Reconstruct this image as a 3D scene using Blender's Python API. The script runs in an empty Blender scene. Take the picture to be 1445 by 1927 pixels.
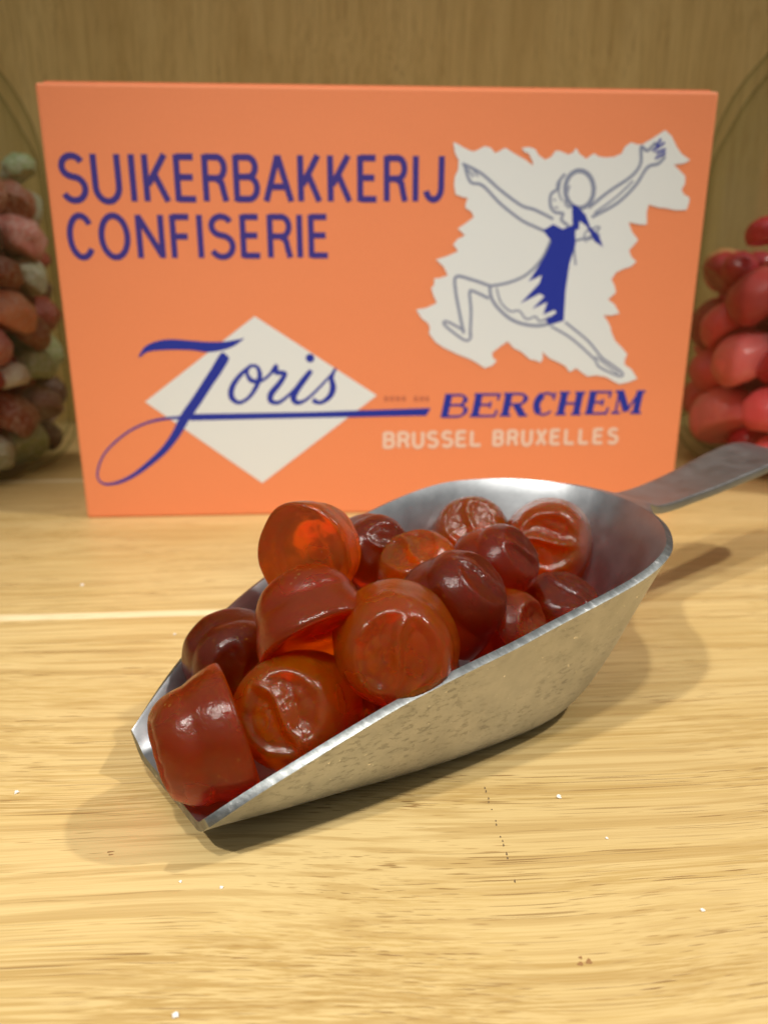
import bpy, bmesh, math, random
from mathutils import Vector, Matrix, noise
from mathutils.geometry import delaunay_2d_cdt

# ------------------------------------------------------------------ camera, light, exposure
K = 0.001                                     # everything below is written in millimetres
S = bpy.context.scene
COL = S.collection
PITCH = math.radians(17.5)

cam_d = bpy.data.cameras.new('camera')
cam = bpy.data.objects.new('camera', cam_d)
COL.objects.link(cam)
cam.location = (0, 0, 100 * K)
cam.rotation_euler = (math.radians(90) - PITCH, 0, 0)
cam_d.sensor_fit = 'VERTICAL'
cam_d.sensor_height = 36.0
cam_d.lens = 27.03
cam_d.clip_start = 0.002
cam_d.clip_end = 20
cam_d.dof.use_dof = True
cam_d.dof.focus_distance = 0.143
cam_d.dof.aperture_fstop = 17.0
S.camera = cam

w = bpy.data.worlds.new('World')
S.world = w
w.use_nodes = True
wn = w.node_tree
bg = wn.nodes['Background']
tc = wn.nodes.new('ShaderNodeTexCoord')
sep = wn.nodes.new('ShaderNodeSeparateXYZ')
wr = wn.nodes.new('ShaderNodeValToRGB')
wn.links.new(tc.outputs['Generated'], sep.inputs[0])
mp = wn.nodes.new('ShaderNodeMath'); mp.operation = 'MULTIPLY_ADD'
mp.inputs[1].default_value = 0.5; mp.inputs[2].default_value = 0.5
wn.links.new(sep.outputs['Z'], mp.inputs[0])
wn.links.new(mp.outputs[0], wr.inputs[0])
e = wr.color_ramp.elements
e[0].position = 0.45; e[0].color = (0.10, 0.085, 0.07, 1)
e[1].position = 0.95; e[1].color = (0.62, 0.61, 0.59, 1)
m_ = e.new(0.6); m_.color = (0.30, 0.30, 0.295, 1)
wn.links.new(wr.outputs[0], bg.inputs[0])
bg.inputs[1].default_value = 0.74


def spot(name, loc, target, power, radius, cone, blend, col):
    d = bpy.data.lights.new(name, 'SPOT')
    d.energy = power; d.shadow_soft_size = radius * K
    d.spot_size = math.radians(cone); d.spot_blend = blend; d.color = col
    o = bpy.data.objects.new(name, d)
    COL.objects.link(o)
    o.location = Vector(loc) * K
    o.rotation_euler = (Vector(target) - Vector(loc)).to_track_quat('-Z', 'Y').to_euler()
    return o


# ceiling spots of the shop: one overhead in front of the shelf, one to the right, one to the left
spot('ceiling_spot', (-400, -300, 900), (5, 172, 0), 25.0, 22, 32, 1.0, (1.0, 0.95, 0.87))
spot('ceiling_spot', (590, 150, 850), (0, 210, 0), 20.0, 20, 58, 1.0, (1.0, 0.95, 0.87))
spot('ceiling_spot', (-60, -260, 950), (5, 182, 0), 17.0, 24, 32, 1.0, (1.0, 0.95, 0.87))

S.view_settings.view_transform = 'Standard'
S.view_settings.look = 'None'
S.view_settings.exposure = 0.1
S.view_settings.gamma = 1.0
S.cycles.max_bounces = 14
S.cycles.transmission_bounces = 12
S.cycles.transparent_max_bounces = 12
S.cycles.caustics_reflective = False
S.cycles.sample_clamp_indirect = 4.0
S.cycles.use_denoising = True


# ------------------------------------------------------------------ helpers
def sstep(a, b, x):
    t = max(0.0, min(1.0, (x - a) / (b - a)))
    return t * t * (3 - 2 * t)


def lerp_table(tab, x):
    if x <= tab[0][0]: return list(tab[0][1:])
    for p, q in zip(tab, tab[1:]):
        if x <= q[0]:
            t = (x - p[0]) / (q[0] - p[0])
            return [a + (b - a) * t for a, b in zip(p[1:], q[1:])]
    return list(tab[-1][1:])


def mesh_obj(name, verts, faces, mat, parent=None, smooth=True, scale=K):
    me = bpy.data.meshes.new(name)
    me.from_pydata([tuple(c * scale for c in v) for v in verts], [], faces)
    me.update()
    if smooth:
        me.polygons.foreach_set('use_smooth', [True] * len(me.polygons))
    me.materials.append(mat)
    o = bpy.data.objects.new(name, me)
    COL.objects.link(o)
    if parent is not None: o.parent = parent
    return o


def empty(name, loc=(0, 0, 0), rz=0.0):
    o = bpy.data.objects.new(name, None)
    COL.objects.link(o)
    o.location = Vector(loc) * K
    o.rotation_euler = (0, 0, rz)
    o.empty_display_size = 0.01
    return o


def tag(o, label=None, cat=None, group=None, kind=None):
    if label: o['label'] = label
    if cat: o['category'] = cat
    if group: o['group'] = group
    if kind: o['kind'] = kind
    return o


def fix_normals(o):
    bm = bmesh.new(); bm.from_mesh(o.data)
    bmesh.ops.recalc_face_normals(bm, faces=bm.faces)
    bm.to_mesh(o.data); bm.free()


class Mat:
    def __init__(self, name):
        self.m = bpy.data.materials.new(name)
        self.m.use_nodes = True
        self.t = self.m.node_tree
        self.b = self.t.nodes['Principled BSDF']
        self.out = self.t.nodes['Material Output']

    def n(self, kind, **kw):
        nd = self.t.nodes.new('ShaderNode' + kind)
        for k, v in kw.items():
            if k in nd.bl_rna.properties: setattr(nd, k, v)
            else: nd.inputs[k.replace('_', ' ')].default_value = v
        return nd

    def l(self, a, b): self.t.links.new(a, b)

    def coords(self, scale=(1, 1, 1), rot=(0, 0, 0), loc=(0, 0, 0)):
        c = self.n('TexCoord'); mpn = self.n('Mapping')
        mpn.inputs['Scale'].default_value = scale
        mpn.inputs['Rotation'].default_value = rot
        mpn.inputs['Location'].default_value = loc
        self.l(c.outputs['Object'], mpn.inputs[0])
        return mpn.outputs[0]

    def noise(self, vec, scale, detail=4, rough=0.55, dist=0.0):
        nd = self.n('TexNoise')
        nd.inputs['Scale'].default_value = scale
        nd.inputs['Detail'].default_value = detail
        nd.inputs['Roughness'].default_value = rough
        nd.inputs['Distortion'].default_value = dist
        self.l(vec, nd.inputs['Vector'])
        return nd.outputs['Fac']

    def ramp(self, fac, stops, interp='LINEAR'):
        nd = self.n('ValToRGB')
        cr = nd.color_ramp; cr.interpolation = interp
        while len(cr.elements) > 1: cr.elements.remove(cr.elements[-1])
        for i, (p, c) in enumerate(stops):
            el = cr.elements[0] if i == 0 else cr.elements.new(p)
            el.position = p
            el.color = (c, c, c, 1) if not hasattr(c, '__len__') else (*c, 1)
        self.l(fac, nd.inputs[0])
        return nd.outputs[0]

    def mix(self, fac, a, b, mode='MIX'):
        nd = self.n('Mix', data_type='RGBA', blend_type=mode)
        for idx, src in ((0, fac), (6, a), (7, b)):
            sock = nd.inputs[idx]
            if isinstance(src, bpy.types.NodeSocket): self.l(src, sock)
            elif hasattr(src, '__len__'): sock.default_value = (*src, 1)
            elif idx == 0: sock.default_value = src
            else: sock.default_value = (src, src, src, 1)
        return nd.outputs[2]

    def bump(self, h, dist, strength=1.0, prev=None):
        nd = self.n('Bump')
        nd.inputs['Distance'].default_value = dist
        nd.inputs['Strength'].default_value = strength
        self.l(h, nd.inputs['Height'])
        if prev is not None: self.l(prev, nd.inputs['Normal'])
        return nd.outputs[0]


def plain(name, col, rough=0.5, metal=0.0, **kw):
    M = Mat(name)
    M.b.inputs['Base Color'].default_value = (*col, 1)
    M.b.inputs['Roughness'].default_value = rough
    M.b.inputs['Metallic'].default_value = metal
    for k, v in kw.items(): M.b.inputs[k.replace('_', ' ')].default_value = v
    return M.m


# ------------------------------------------------------------------ materials
def oak(name, light, mid, dark, pore, along=(1, 0, 0), board=None):
    """light oak: long fibre streaks, board to board tone, dark pores. 'along' is the grain axis."""
    M = Mat(name)
    gx = along.index(1)
    def sc(l, c):
        v = [c, c, c]; v[gx] = l
        return tuple(v)
    # fibres wander slightly: bend the coordinates across the grain before every layer
    wob = M.noise(M.coords(sc(5, 7)), 1.0, 2)
    comb = M.n('CombineXYZ')
    for k in range(3): M.l(wob, comb.inputs[k])
    bent = M.n('VectorMath', operation='MULTIPLY_ADD')
    M.l(comb.outputs[0], bent.inputs[0]); bent.inputs[1].default_value = sc(0, 0.022)
    _c = M.n('TexCoord'); M.l(_c.outputs['Object'], bent.inputs[2])
    def G_(scale, loc=(0, 0, 0)):
        mpn = M.n('Mapping'); mpn.inputs['Scale'].default_value = scale; mpn.inputs['Location'].default_value = loc
        M.l(bent.outputs[0], mpn.inputs[0])
        return mpn.outputs[0]
    big = M.noise(G_(sc(6, 70)), 1.0, 2, 0.5)
    c = M.ramp(big, [(0.22, dark), (0.44, mid), (0.62, light)])
    fine = M.noise(G_(sc(11, 2200)), 1.0, 3, 0.62)
    c = M.mix(M.ramp(fine, [(0.42, 0.0), (0.56, 0.85)]), c, tuple(x * 1.03 for x in light))
    blot = M.noise(G_(sc(5, 16)), 1.0, 3)
    c = M.mix(M.ramp(blot, [(0.45, 0.0), (0.75, 0.45)]), c, dark)
    if board:
        sp = M.n('SeparateXYZ'); M.l(_c.outputs['Object'], sp.inputs[0])
        off = M.n('Math', operation='ADD'); M.l(sp.outputs['Y'], off.inputs[0]); off.inputs[1].default_value = board[1]
        dv = M.n('Math', operation='DIVIDE'); M.l(off.outputs[0], dv.inputs[0]); dv.inputs[1].default_value = board[0]
        fl = M.n('Math', operation='FLOOR'); M.l(dv.outputs[0], fl.inputs[0])
        wn_ = M.n('TexWhiteNoise', noise_dimensions='1D'); M.l(fl.outputs[0], wn_.inputs['W'])
        c = M.mix(M.ramp(wn_.outputs['Value'], [(0.0, 0.0), (1.0, 0.28)]), c, tuple(x * 0.82 for x in mid))
        fr = M.n('Math', operation='FRACT'); M.l(dv.outputs[0], fr.inputs[0])
        seam = M.ramp(fr.outputs[0], [(0.0, 1.0), (0.022, 0.9), (0.03, 0.0), (1.0, 0.0)])
        fade = M.ramp(sp.outputs['X'], [(0.0, 0.75), (0.05, 0.05)])
        c = M.mix(M.mix(1.0, seam, fade, 'MULTIPLY'), c, (0.90, 0.78, 0.50))
    # open pores: short dark dashes following the grain
    vo = M.noise(G_(sc(34, 2500)), 1.0, 1, 0.5)
    gate = M.noise(G_(sc(8, 170), (3.1, 1.7, 0.4)), 1.0, 3, 0.55)
    g1 = M.ramp(vo, [(0.60, 0.0), (0.68, 1.0)])
    g2 = M.ramp(gate, [(0.42, 0.10), (0.62, 0.95)])
    med = M.noise(G_(sc(9, 640), (1.1, .3, .9)), 1.0, 2, 0.5)
    c = M.mix(M.ramp(med, [(0.48, 0.0), (0.62, 0.50)]), c, dark)
    pm = M.mix(1.0, g1, g2, 'MULTIPLY')
    c = M.mix(pm, c, pore)
    # single open vessels: thin dark lens-shaped dashes lying along the grain
    for (l_, a_, th, st_, lo) in ((75, 1150, .17, .75, (0, 0, 0)), (38, 620, .11, .60, (.7, .3, .5))):
        vr = M.n('TexVoronoi'); vr.inputs['Scale'].default_value = 1.0
        M.l(G_(sc(l_, a_), lo), vr.inputs['Vector'])
        gt = M.noise(G_(sc(7, 60), (lo[0] + 5, 2, 1)), 1.0, 3, 0.55)
        vm = M.mix(1.0, M.ramp(vr.outputs['Distance'], [(th * .5, st_), (th, 0.0)]), M.ramp(gt, [(0.42, 0.15), (0.58, 1.0)]), 'MULTIPLY')
        c = M.mix(vm, c, tuple(x * 1.25 for x in pore))
    M.l(c, M.b.inputs['Base Color'])
    rr = M.ramp(fine, [(0.3, 0.36), (0.7, 0.50)])
    M.l(rr, M.b.inputs['Roughness'])
    M.b.inputs['Specular IOR Level'].default_value = 0.42
    hb = M.mix(pm, fine, 0.0)
    M.l(M.bump(hb, 0.00012, 0.55), M.b.inputs['Normal'])
    return M


OAK = oak('oak_shelf', (0.655, 0.485, 0.215), (0.56, 0.39, 0.145), (0.40, 0.245, 0.075), (0.26, 0.145, 0.045),
          board=(0.160, 0.0040)).m
WALL = oak('oak_wall', (0.74, 0.54, 0.19), (0.66, 0.46, 0.145), (0.52, 0.34, 0.09), (0.38, 0.23, 0.06),
           along=(0, 0, 1)).m


def aluminium(name, worn):
    M = Mat(name)
    co = M.coords()
    n1 = M.noise(co, 160, 6, 0.6)
    n2 = M.noise(M.coords((1, 1, 1), loc=(.2, .1, .3)), 700, 5, 0.65)
    n3 = M.noise(co, 38, 3, 0.5)
    c = M.ramp(n1, [(0.3, (0.40, 0.41, 0.42) if worn else (0.31, 0.325, 0.34)), (0.7, (0.54, 0.545, 0.55) if worn else (0.37, 0.385, 0.40))])
    rough = M.ramp(n1, [(0.3, 0.38), (0.7, 0.46)])
    bh = n1
    if worn:
        # dull pitted patches and bright rubbed scratches
        a = M.noise(M.coords((1, 1, 1), rot=(0, 0, -0.66)), 1.0, 1)
        st = M.coords((420, 900, 900), rot=(0, 0, 0))
        p = M.noise(st, 1.0, 6, 0.7)
        patch = M.mix(1.0, M.ramp(p, [(0.53, 0.0), (0.60, 1.0)]), M.ramp(n3, [(0.40, 0.0), (0.60, 1.0)]), 'MULTIPLY')
        c = M.mix(M.mix(1.0, patch, 0.30, 'MULTIPLY'), c, (0.27, 0.26, 0.24))
        br = M.noise(M.coords((700, 260, 700)), 1.0, 4, 0.7)
        brm = M.ramp(br, [(0.66, 0.0), (0.71, 1.0)])
        c = M.mix(brm, c, (0.86, 0.86, 0.86))
        rough = M.mix(patch, rough, 0.62)
        rough = M.mix(brm, rough, 0.22)
        bh = M.mix(0.5, n2, M.mix(patch, 0.8, 0.2))
        M.l(M.bump(bh, 0.0002, 0.35), M.b.inputs['Normal'])
    else:
        M.l(M.bump(M.mix(0.4, n1, n2), 0.00012, 0.5), M.b.inputs['Normal'])
    M.l(c, M.b.inputs['Base Color'])
    M.l(rough, M.b.inputs['Roughness'])
    M.b.inputs['Metallic'].default_value = 1.0
    return M.m


ALU_OUT = aluminium('aluminium_worn', True)
ALU_IN = aluminium('aluminium_smooth', False)
RIMM = Mat('aluminium_filed_edge')
_r = RIMM.noise(RIMM.coords((900, 300, 900), rot=(0, 0, .5)), 1.0, 4, 0.7)
RIMM.l(RIMM.ramp(_r, [(0.38, (0.16, 0.17, 0.17)), (0.64, (0.27, 0.285, 0.285)), (0.74, (0.75, 0.75, 0.75))]), RIMM.b.inputs['Base Color'])
RIMM.b.inputs['Metallic'].default_value = 1.0
RIMM.b.inputs['Roughness'].default_value = 0.42
RIMM.l(RIMM.bump(_r, 0.00012, 0.3), RIMM.b.inputs['Normal'])
RIMM = RIMM.m


def candy_mat(name, col, absorb, dens, trans=0.6, rough=0.24):
    M = Mat(name)
    co = M.coords()
    fine = M.noise(co, 1500, 4, 0.6)
    mid = M.noise(M.coords((1, 1, 1), loc=(.3, .5, .1)), 430, 4, 0.6, 0.8)
    patch = M.noise(co, 95, 2, 0.5)
    # tiny trapped air bubbles
    vor = M.n('TexVoronoi'); vor.inputs['Scale'].default_value = 520; M.l(co, vor.inputs['Vector'])
    bub = M.mix(1.0, M.ramp(vor.outputs['Distance'], [(0.10, 1.0), (0.17, 0.0)]), M.ramp(M.noise(co, 110, 2, 0.5), [(0.50, 0.0), (0.62, 1.0)]), 'MULTIPLY')
    M.l(M.mix(bub, col, (0.98, 0.50, 0.06)), M.b.inputs['Base Color'])
    M.b.inputs['Transmission Weight'].default_value = trans
    M.b.inputs['IOR'].default_value = 1.36
    M.b.inputs['Specular IOR Level'].default_value = 0.35
    M.b.inputs['Subsurface Weight'].default_value = 1.0
    M.b.inputs['Subsurface Radius'].default_value = (1.0, 0.20, 0.04)
    M.b.inputs['Subsurface Scale'].default_value = 0.008
    M.l(M.ramp(patch, [(0.3, rough - 0.06), (0.7, rough + 0.10)]), M.b.inputs['Roughness'])
    M.l(M.bump(mid, 0.0005, 0.30, M.bump(fine, 0.00015, 0.40)), M.b.inputs['Normal'])
    va = M.n('VolumeAbsorption')
    va.inputs['Color'].default_value = (*absorb, 1)
    va.inputs['Density'].default_value = dens
    M.l(va.outputs[0], M.out.inputs['Volume'])
    return M.m


GUM = [candy_mat('gum_amber', (0.86, 0.205, 0.002), (0.97, 0.68, 0.06), 125, 0.88, 0.20),
       candy_mat('gum_red', (0.70, 0.110, 0.001), (0.955, 0.58, 0.06), 130, 0.87, 0.21),
       candy_mat('gum_dark', (0.44, 0.062, 0.001), (0.90, 0.48, 0.06), 160, 0.88, 0.17),
       candy_mat('gum_orange', (0.86, 0.215, 0.003), (0.97, 0.70, 0.07), 165, 0.88, 0.19)]

CARD = Mat('orange_card')
_n = CARD.noise(CARD.coords(), 900, 4, 0.6)
CARD.l(CARD.ramp(_n, [(0.3, (0.87, 0.275, 0.115)), (0.7, (0.90, 0.29, 0.125))]), CARD.b.inputs['Base Color'])
CARD.b.inputs['Roughness'].default_value = 0.48
CARD.l(CARD.bump(CARD.noise(CARD.coords(), 60, 3), 0.0006, 0.25), CARD.b.inputs['Normal'])
CARD = CARD.m
INK_BLUE = plain('ink_blue', (0.012, 0.030, 0.36), 0.5)
INK_VIOLET = plain('ink_violet', (0.045, 0.030, 0.26), 0.5)
INK_GREY = plain('ink_grey_blue', (0.25, 0.29, 0.42), 0.5)
INK_WHITE = plain('ink_white', (0.78, 0.83, 0.85), 0.5)
INK_CREAM = plain('ink_cream_white', (0.86, 0.62, 0.50), 0.5)
INK_FAINT = plain('ink_faint', (0.42, 0.12, 0.09), 0.5)

# thin clear glass: see-through with a greenish dark edge at grazing angles, plus a sharp reflection
GLASS = Mat('jar_glass')
_t = GLASS.t
_t.nodes.remove(GLASS.b)
_lw = _t.nodes.new('ShaderNodeLayerWeight'); _lw.inputs['Blend'].default_value = 0.32
_cr = GLASS.ramp(_lw.outputs['Facing'], [(0.0, (0.985, 0.99, 0.985)), (0.55, (0.95, 0.965, 0.95)), (0.72, (0.84, 0.87, 0.82)), (0.84, (0.36, 0.42, 0.37)), (1.0, (0.07, 0.11, 0.09))])
_tr = _t.nodes.new('ShaderNodeBsdfTransparent'); _t.links.new(_cr, _tr.inputs[0])
_gl = _t.nodes.new('ShaderNodeBsdfGlossy'); _gl.inputs['Roughness'].default_value = 0.03
_fr = GLASS.ramp(_lw.outputs['Facing'], [(0.0, 0.03), (0.6, 0.07), (0.88, 0.25), (1.0, 0.6)])
_mx = _t.nodes.new('ShaderNodeMixShader')
_t.links.new(_fr, _mx.inputs[0]); _t.links.new(_tr.outputs[0], _mx.inputs[1]); _t.links.new(_gl.outputs[0], _mx.inputs[2])
_t.links.new(_mx.outputs[0], GLASS.out.inputs['Surface'])
GLASS = GLASS.m

# ------------------------------------------------------------------ setting: shelf board and back wall
YAW = math.radians(3.459)                     # the shelf, its grain and the box run parallel


def slab(name, cx, cy, cz, sx, sy, sz, mat, rz, bevel=0.0):
    vs = [(x * sx / 2, y * sy / 2, z * sz / 2) for x in (-1, 1) for y in (-1, 1) for z in (-1, 1)]
    fs = [(0, 1, 3, 2), (4, 6, 7, 5), (0, 4, 5, 1), (2, 3, 7, 6), (0, 2, 6, 4), (1, 5, 7, 3)]
    o = mesh_obj(name, vs, fs, mat, smooth=False)
    o.location = Vector((cx, cy, cz)) * K
    o.rotation_euler = (0, 0, rz)
    return o


shelf = slab('shelf_board', 0, 220, -12.5, 1500, 620, 25, OAK, YAW)
tag(shelf, 'light oak shelf board with brown pores and a pale glue joint', 'shelf', kind='structure')
wall = slab('back_wall', 0, 545, 225, 1500, 18, 500, WALL, YAW)
tag(wall, 'brown wooden back wall of the shelf with vertical grain', 'wall', kind='structure')

# pencil dashes and small marks on the board (thin decals 0.05 mm proud)
def decal_quads(name, quads, mat, parent=None, z=0.05):
    vs, fs = [], []
    for (x, y, lx, ly, r) in quads:
        b = len(vs); c, s = math.cos(r), math.sin(r)
        n = 9
        for k in range(n):
            t = 2 * math.pi * k / n
            rr = 1 + 0.25 * math.sin(3.1 * t + x)
            dx, dy = lx / 2 * math.cos(t) * rr, ly / 2 * math.sin(t) * rr
            vs.append((x + dx * c - dy * s, y + dx * s + dy * c, z))
        fs.append(tuple(range(b, b + n)))
    o = mesh_obj(name, vs, fs, mat, smooth=False)
    if parent:
        o.parent = parent
        o.matrix_parent_inverse = Matrix.LocRotScale(parent.location, parent.rotation_euler, None).inverted()
    return o


random.seed(5)
PENCIL = plain('pencil_mark', (0.13, 0.085, 0.04), 0.7)
dash = []
for k in range(26):
    t = k / 25
    x = 20.3 + (22.7 - 20.3) * t; y = 131.5 + (104.5 - 131.5) * t
    if random.random() < 0.3 + 0.3 * t: continue
    dash.append((x + random.uniform(-.12, .12), y, 0.28, random.uniform(.4, .95), -0.1))
decal_quads('pencil_mark', dash, PENCIL, shelf)
STAIN = plain('resin_spot', (0.30, 0.15, 0.05), 0.6)
decal_quads('resin_spot', [(29.6, 90.2, 1.0, .7, .3), (31.0, 90.6, 1.1, .9, .9), (29.9, 91.3, .6, .5, 0), (-49.2, 113.6, 1.3, .35, .2),
                           (-48.9, 112.9, .9, .3, .1)], STAIN, shelf)

# ------------------------------------------------------------------ box with its print
HM = [[0.18042690031270633, -0.02197301059972917, -8.346753216895184],
      [-0.0035281260002591104, -0.19351771111476404, 189.26190912693883],
      [-3.528126000294306e-05, -0.0001754987928562477, 1.0]]


def uv(x, y):
    """artwork sheet coordinates -> millimetres on the box front (u from its left edge, v from the shelf)"""
    d = HM[2][0] * x + HM[2][1] * y + HM[2][2]
    return ((HM[0][0] * x + HM[0][1] * y + HM[0][2]) / d, (HM[1][0] * x + HM[1][1] * y + HM[1][2]) / d)


BW, BH, BD = 251.6, 164.0, 62.0
box = empty('candy_box', (-124.975, 308.586, 0), YAW)
tag(box, 'orange cardboard box printed with blue lettering and a leaping girl, standing behind the scoop', 'box')

# carton: front face slightly bowed, soft edges, folded lid tuck line on top
bm = bmesh.new()
nx, nz = 24, 16
def bow(u, v):
    return -1.1 * math.sin(math.pi * u / BW) * math.sin(math.pi * min(1, v / BH)) * 0.0
bmesh.ops.create_cube(bm, size=1.0)
for v in bm.verts:
    v.co = Vector(((v.co.x + .5) * BW, (v.co.y + .5) * BD, (v.co.z + .5) * BH)) * K
bmesh.ops.bevel(bm, geom=[e_ for e_ in bm.edges], offset=1.3 * K, segments=3, profile=0.6, affect='EDGES')
me = bpy.data.meshes.new('carton'); bm.to_mesh(me); bm.free()
me.materials.append(CARD)
carton = bpy.data.objects.new('carton', me); COL.objects.link(carton); carton.parent = box
bv = [(2, -0.2, BH + .05), (BW - 2, -0.2, BH + .05)]
# lid flap lying on the top, its raw edge just above the front edge
lid = mesh_obj('lid_flap', [(3, .9, BH + .02), (BW - 3, .9, BH + .02), (BW - 3, BD - 6, BH + .02), (3, BD - 6, BH + .02),
                            (3, .9, BH + .62), (BW - 3, .9, BH + .62), (BW - 3, BD - 6, BH + .62), (3, BD - 6, BH + .62)],
               [(0, 3, 2, 1), (4, 5, 6, 7), (0, 1, 5, 4), (1, 2, 6, 5), (2, 3, 7, 6), (3, 0, 4, 7)], CARD, box, smooth=False)

_layer = [0]


def catmull(P, closed=False, sub=6):
    n = len(P); out = []
    rng = range(n) if closed else range(n - 1)
    for i in rng:
        p0 = P[(i - 1) % n] if (closed or i > 0) else P[0]
        p1 = P[i]; p2 = P[(i + 1) % n]
        p3 = P[(i + 2) % n] if (closed or i + 2 < n) else P[-1]
        for k in range(sub):
            t = k / sub
            out.append(tuple(0.5 * ((2 * b) + (-a + c) * t + (2 * a - 5 * b + 4 * c - d) * t * t + (-a + 3 * b - 3 * c + d) * t ** 3)
                             for a, b, c, d in zip(p0, p1, p2, p3)))
    if not closed: out.append(tuple(P[-1]))
    return out


class Ink:
    """collects flat shapes of one print (u, v in mm) and links them as one thin mesh on the box front"""
    def __init__(self): self.v, self.f = [], []

    def lift(self):
        _layer[0] += 1
        return -0.06 - 0.02 * _layer[0]

    def ribbon(self, P, width, closed=False):
        """P: list of (u, v[, w])"""
        y = 0; n = len(P); b = len(self.v)
        for i, p in enumerate(P):
            a = P[(i - 1) % n] if (closed or i) else P[i]
            c = P[(i + 1) % n] if (closed or i < n - 1) else P[i]
            t1 = Vector((p[0] - a[0], p[1] - a[1])); t2 = Vector((c[0] - p[0], c[1] - p[1]))
            if t1.length < 1e-9: t1 = t2.copy()
            if t2.length < 1e-9: t2 = t1.copy()
            if t1.length < 1e-9: t1 = t2 = Vector((1, 0))
            t1.normalize(); t2.normalize()
            t = t1 + t2
            if t.length < 1e-6: t = t1.copy()
            t.normalize()
            nn = Vector((-t.y, t.x)); m = 1.0 / max(0.45, nn.dot(Vector((-t1.y, t1.x))))
            ww = (p[2] if len(p) > 2 else width) / 2 * m
            self.v.append((p[0] + nn.x * ww, y, p[1] + nn.y * ww))
            self.v.append((p[0] - nn.x * ww, y, p[1] - nn.y * ww))
        for i in range(n if closed else n - 1):
            j = (i + 1) % n
            self.f.append((b + 2 * i, b + 2 * i + 1, b + 2 * j + 1, b + 2 * j))

    def poly(self, P):
        y = 0; b = len(self.v)
        self.v += [(p[0], y, p[1]) for p in P]
        self.f.append(tuple(range(b, b + len(P))))

    def disc(self, c, r, n=20):
        self.poly([(c[0] + r * math.cos(2 * math.pi * k / n), c[1] + r * math.sin(2 * math.pi * k / n)) for k in range(n)])

    def build(self, name, mat, parent):
        y = self.lift()
        pts = [Vector((p[0], p[2])) for p in self.v]
        faces = []
        for f in self.f:
            ar = sum(pts[f[i - 1]].cross(pts[f[i]]) for i in range(len(f)))
            if abs(ar) > 1e-6: faces.append(f if ar > 0 else tuple(reversed(f)))
        boxes = [(min(pts[i].x for i in f), max(pts[i].x for i in f), min(pts[i].y for i in f), max(pts[i].y for i in f), f) for f in faces]

        def covered(p):
            for x0, x1, y0, y1, f in boxes:
                if not (x0 <= p.x <= x1 and y0 <= p.y <= y1): continue
                inside = False
                for k in range(len(f)):
                    a_, b_ = pts[f[k - 1]], pts[f[k]]
                    if (a_.y > p.y) != (b_.y > p.y) and p.x < (b_.x - a_.x) * (p.y - a_.y) / (b_.y - a_.y) + a_.x: inside = not inside
                if inside: return True
            return False
        vo, _e, fo, _a, _b, src = delaunay_2d_cdt(pts, [], faces, 0, 1e-5)
        me = bpy.data.meshes.new(name)
        ff = []
        for f, own in zip(fo, src):
            a_, b_, c_ = [vo[i] for i in f]
            if not covered((a_ + b_ + c_) / 3): continue
            ff.append(tuple(f) if (b_ - a_).cross(c_ - a_) > 0 else tuple(reversed(f)))
        me.from_pydata([(p.x * K, y * K, p.y * K) for p in vo], [], ff)
        me.update()
        me.materials.append(mat)
        o = bpy.data.objects.new(name, me); COL.objects.link(o); o.parent = parent
        return o


def arc(cx, cy, rx, ry, a0, a1, n=12):
    return [(cx + rx * math.cos(math.radians(a0 + (a1 - a0) * k / n)), cy + ry * math.sin(math.radians(a0 + (a1 - a0) * k / n)))
            for k in range(n + 1)]


# grotesque capitals, unit cell: x 0..1 (letter width), y 0..1 (cap height)
G = {
 'S': [arc(.5, .745, .46, .215, 25, 270, 18)[:-1] + arc(.5, .27, .50, .25, 90, -155, 18)],
 'U': [[(.0, 1.0), (.0, .32)] + arc(.5, .32, .50, .32, 180, 360, 16)[1:] + [(1.0, 1.0)]],
 'I': [[(.5, 0), (.5, 1)]],
 'K': [[(.0, 0), (.0, 1)], [(.95, 1), (.10, .36)], [(.40, .60), (1.0, 0)]],
 'E': [[(.0, 0), (.0, 1)], [(.0, .95), (.95, .95)], [(.0, .52), (.88, .52)], [(.0, .05), (1, .05)]],
 'F': [[(.0, 0), (.0, 1)], [(.0, .95), (1, .95)], [(.0, .50), (.88, .50)]],
 'R': [[(.0, 0), (.0, 1)], [(.0, .95), (.60, .95)] + arc(.60, .725, .36, .225, 90, -90, 12)[1:] + [(.0, .50)],
       [(.55, .50), (.80, .40), (.90, .18), (1.0, 0)]],
 'B': [[(.0, 0), (.0, 1)], [(.0, .95), (.58, .95)] + arc(.58, .74, .36, .21, 90, -90, 12)[1:] + [(.0, .53)],
       [(.0, .53), (.6, .53)] + arc(.58, .29, .42, .24, 90, -90, 12)[1:] + [(.0, .05)]],
 'A': [[(.0, 0), (.5, .99)], [(.5, .99), (1.0, 0)], [(.17, .32), (.83, .32)]],
 'J': [[(1.0, 1), (1.0, .30)] + arc(.5, .30, .50, .26, 0, -165, 12)[1:]],
 'C': [arc(.52, .5, .50, .48, 36, 324, 26)],
 'O': [arc(.5, .5, .50, .48, 0, 360, 30)],
 'N': [[(.0, 0), (.0, 1)], [(.0, .97), (1.0, .03)], [(1.0, 0), (1.0, 1)]],
 'L': [[(.0, 1), (.0, 0)], [(.0, .06), (1, .06)]],
 'X': [[(.0, 0), (1.0, 1)], [(.0, 1), (1.0, 0)]],
}


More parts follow.
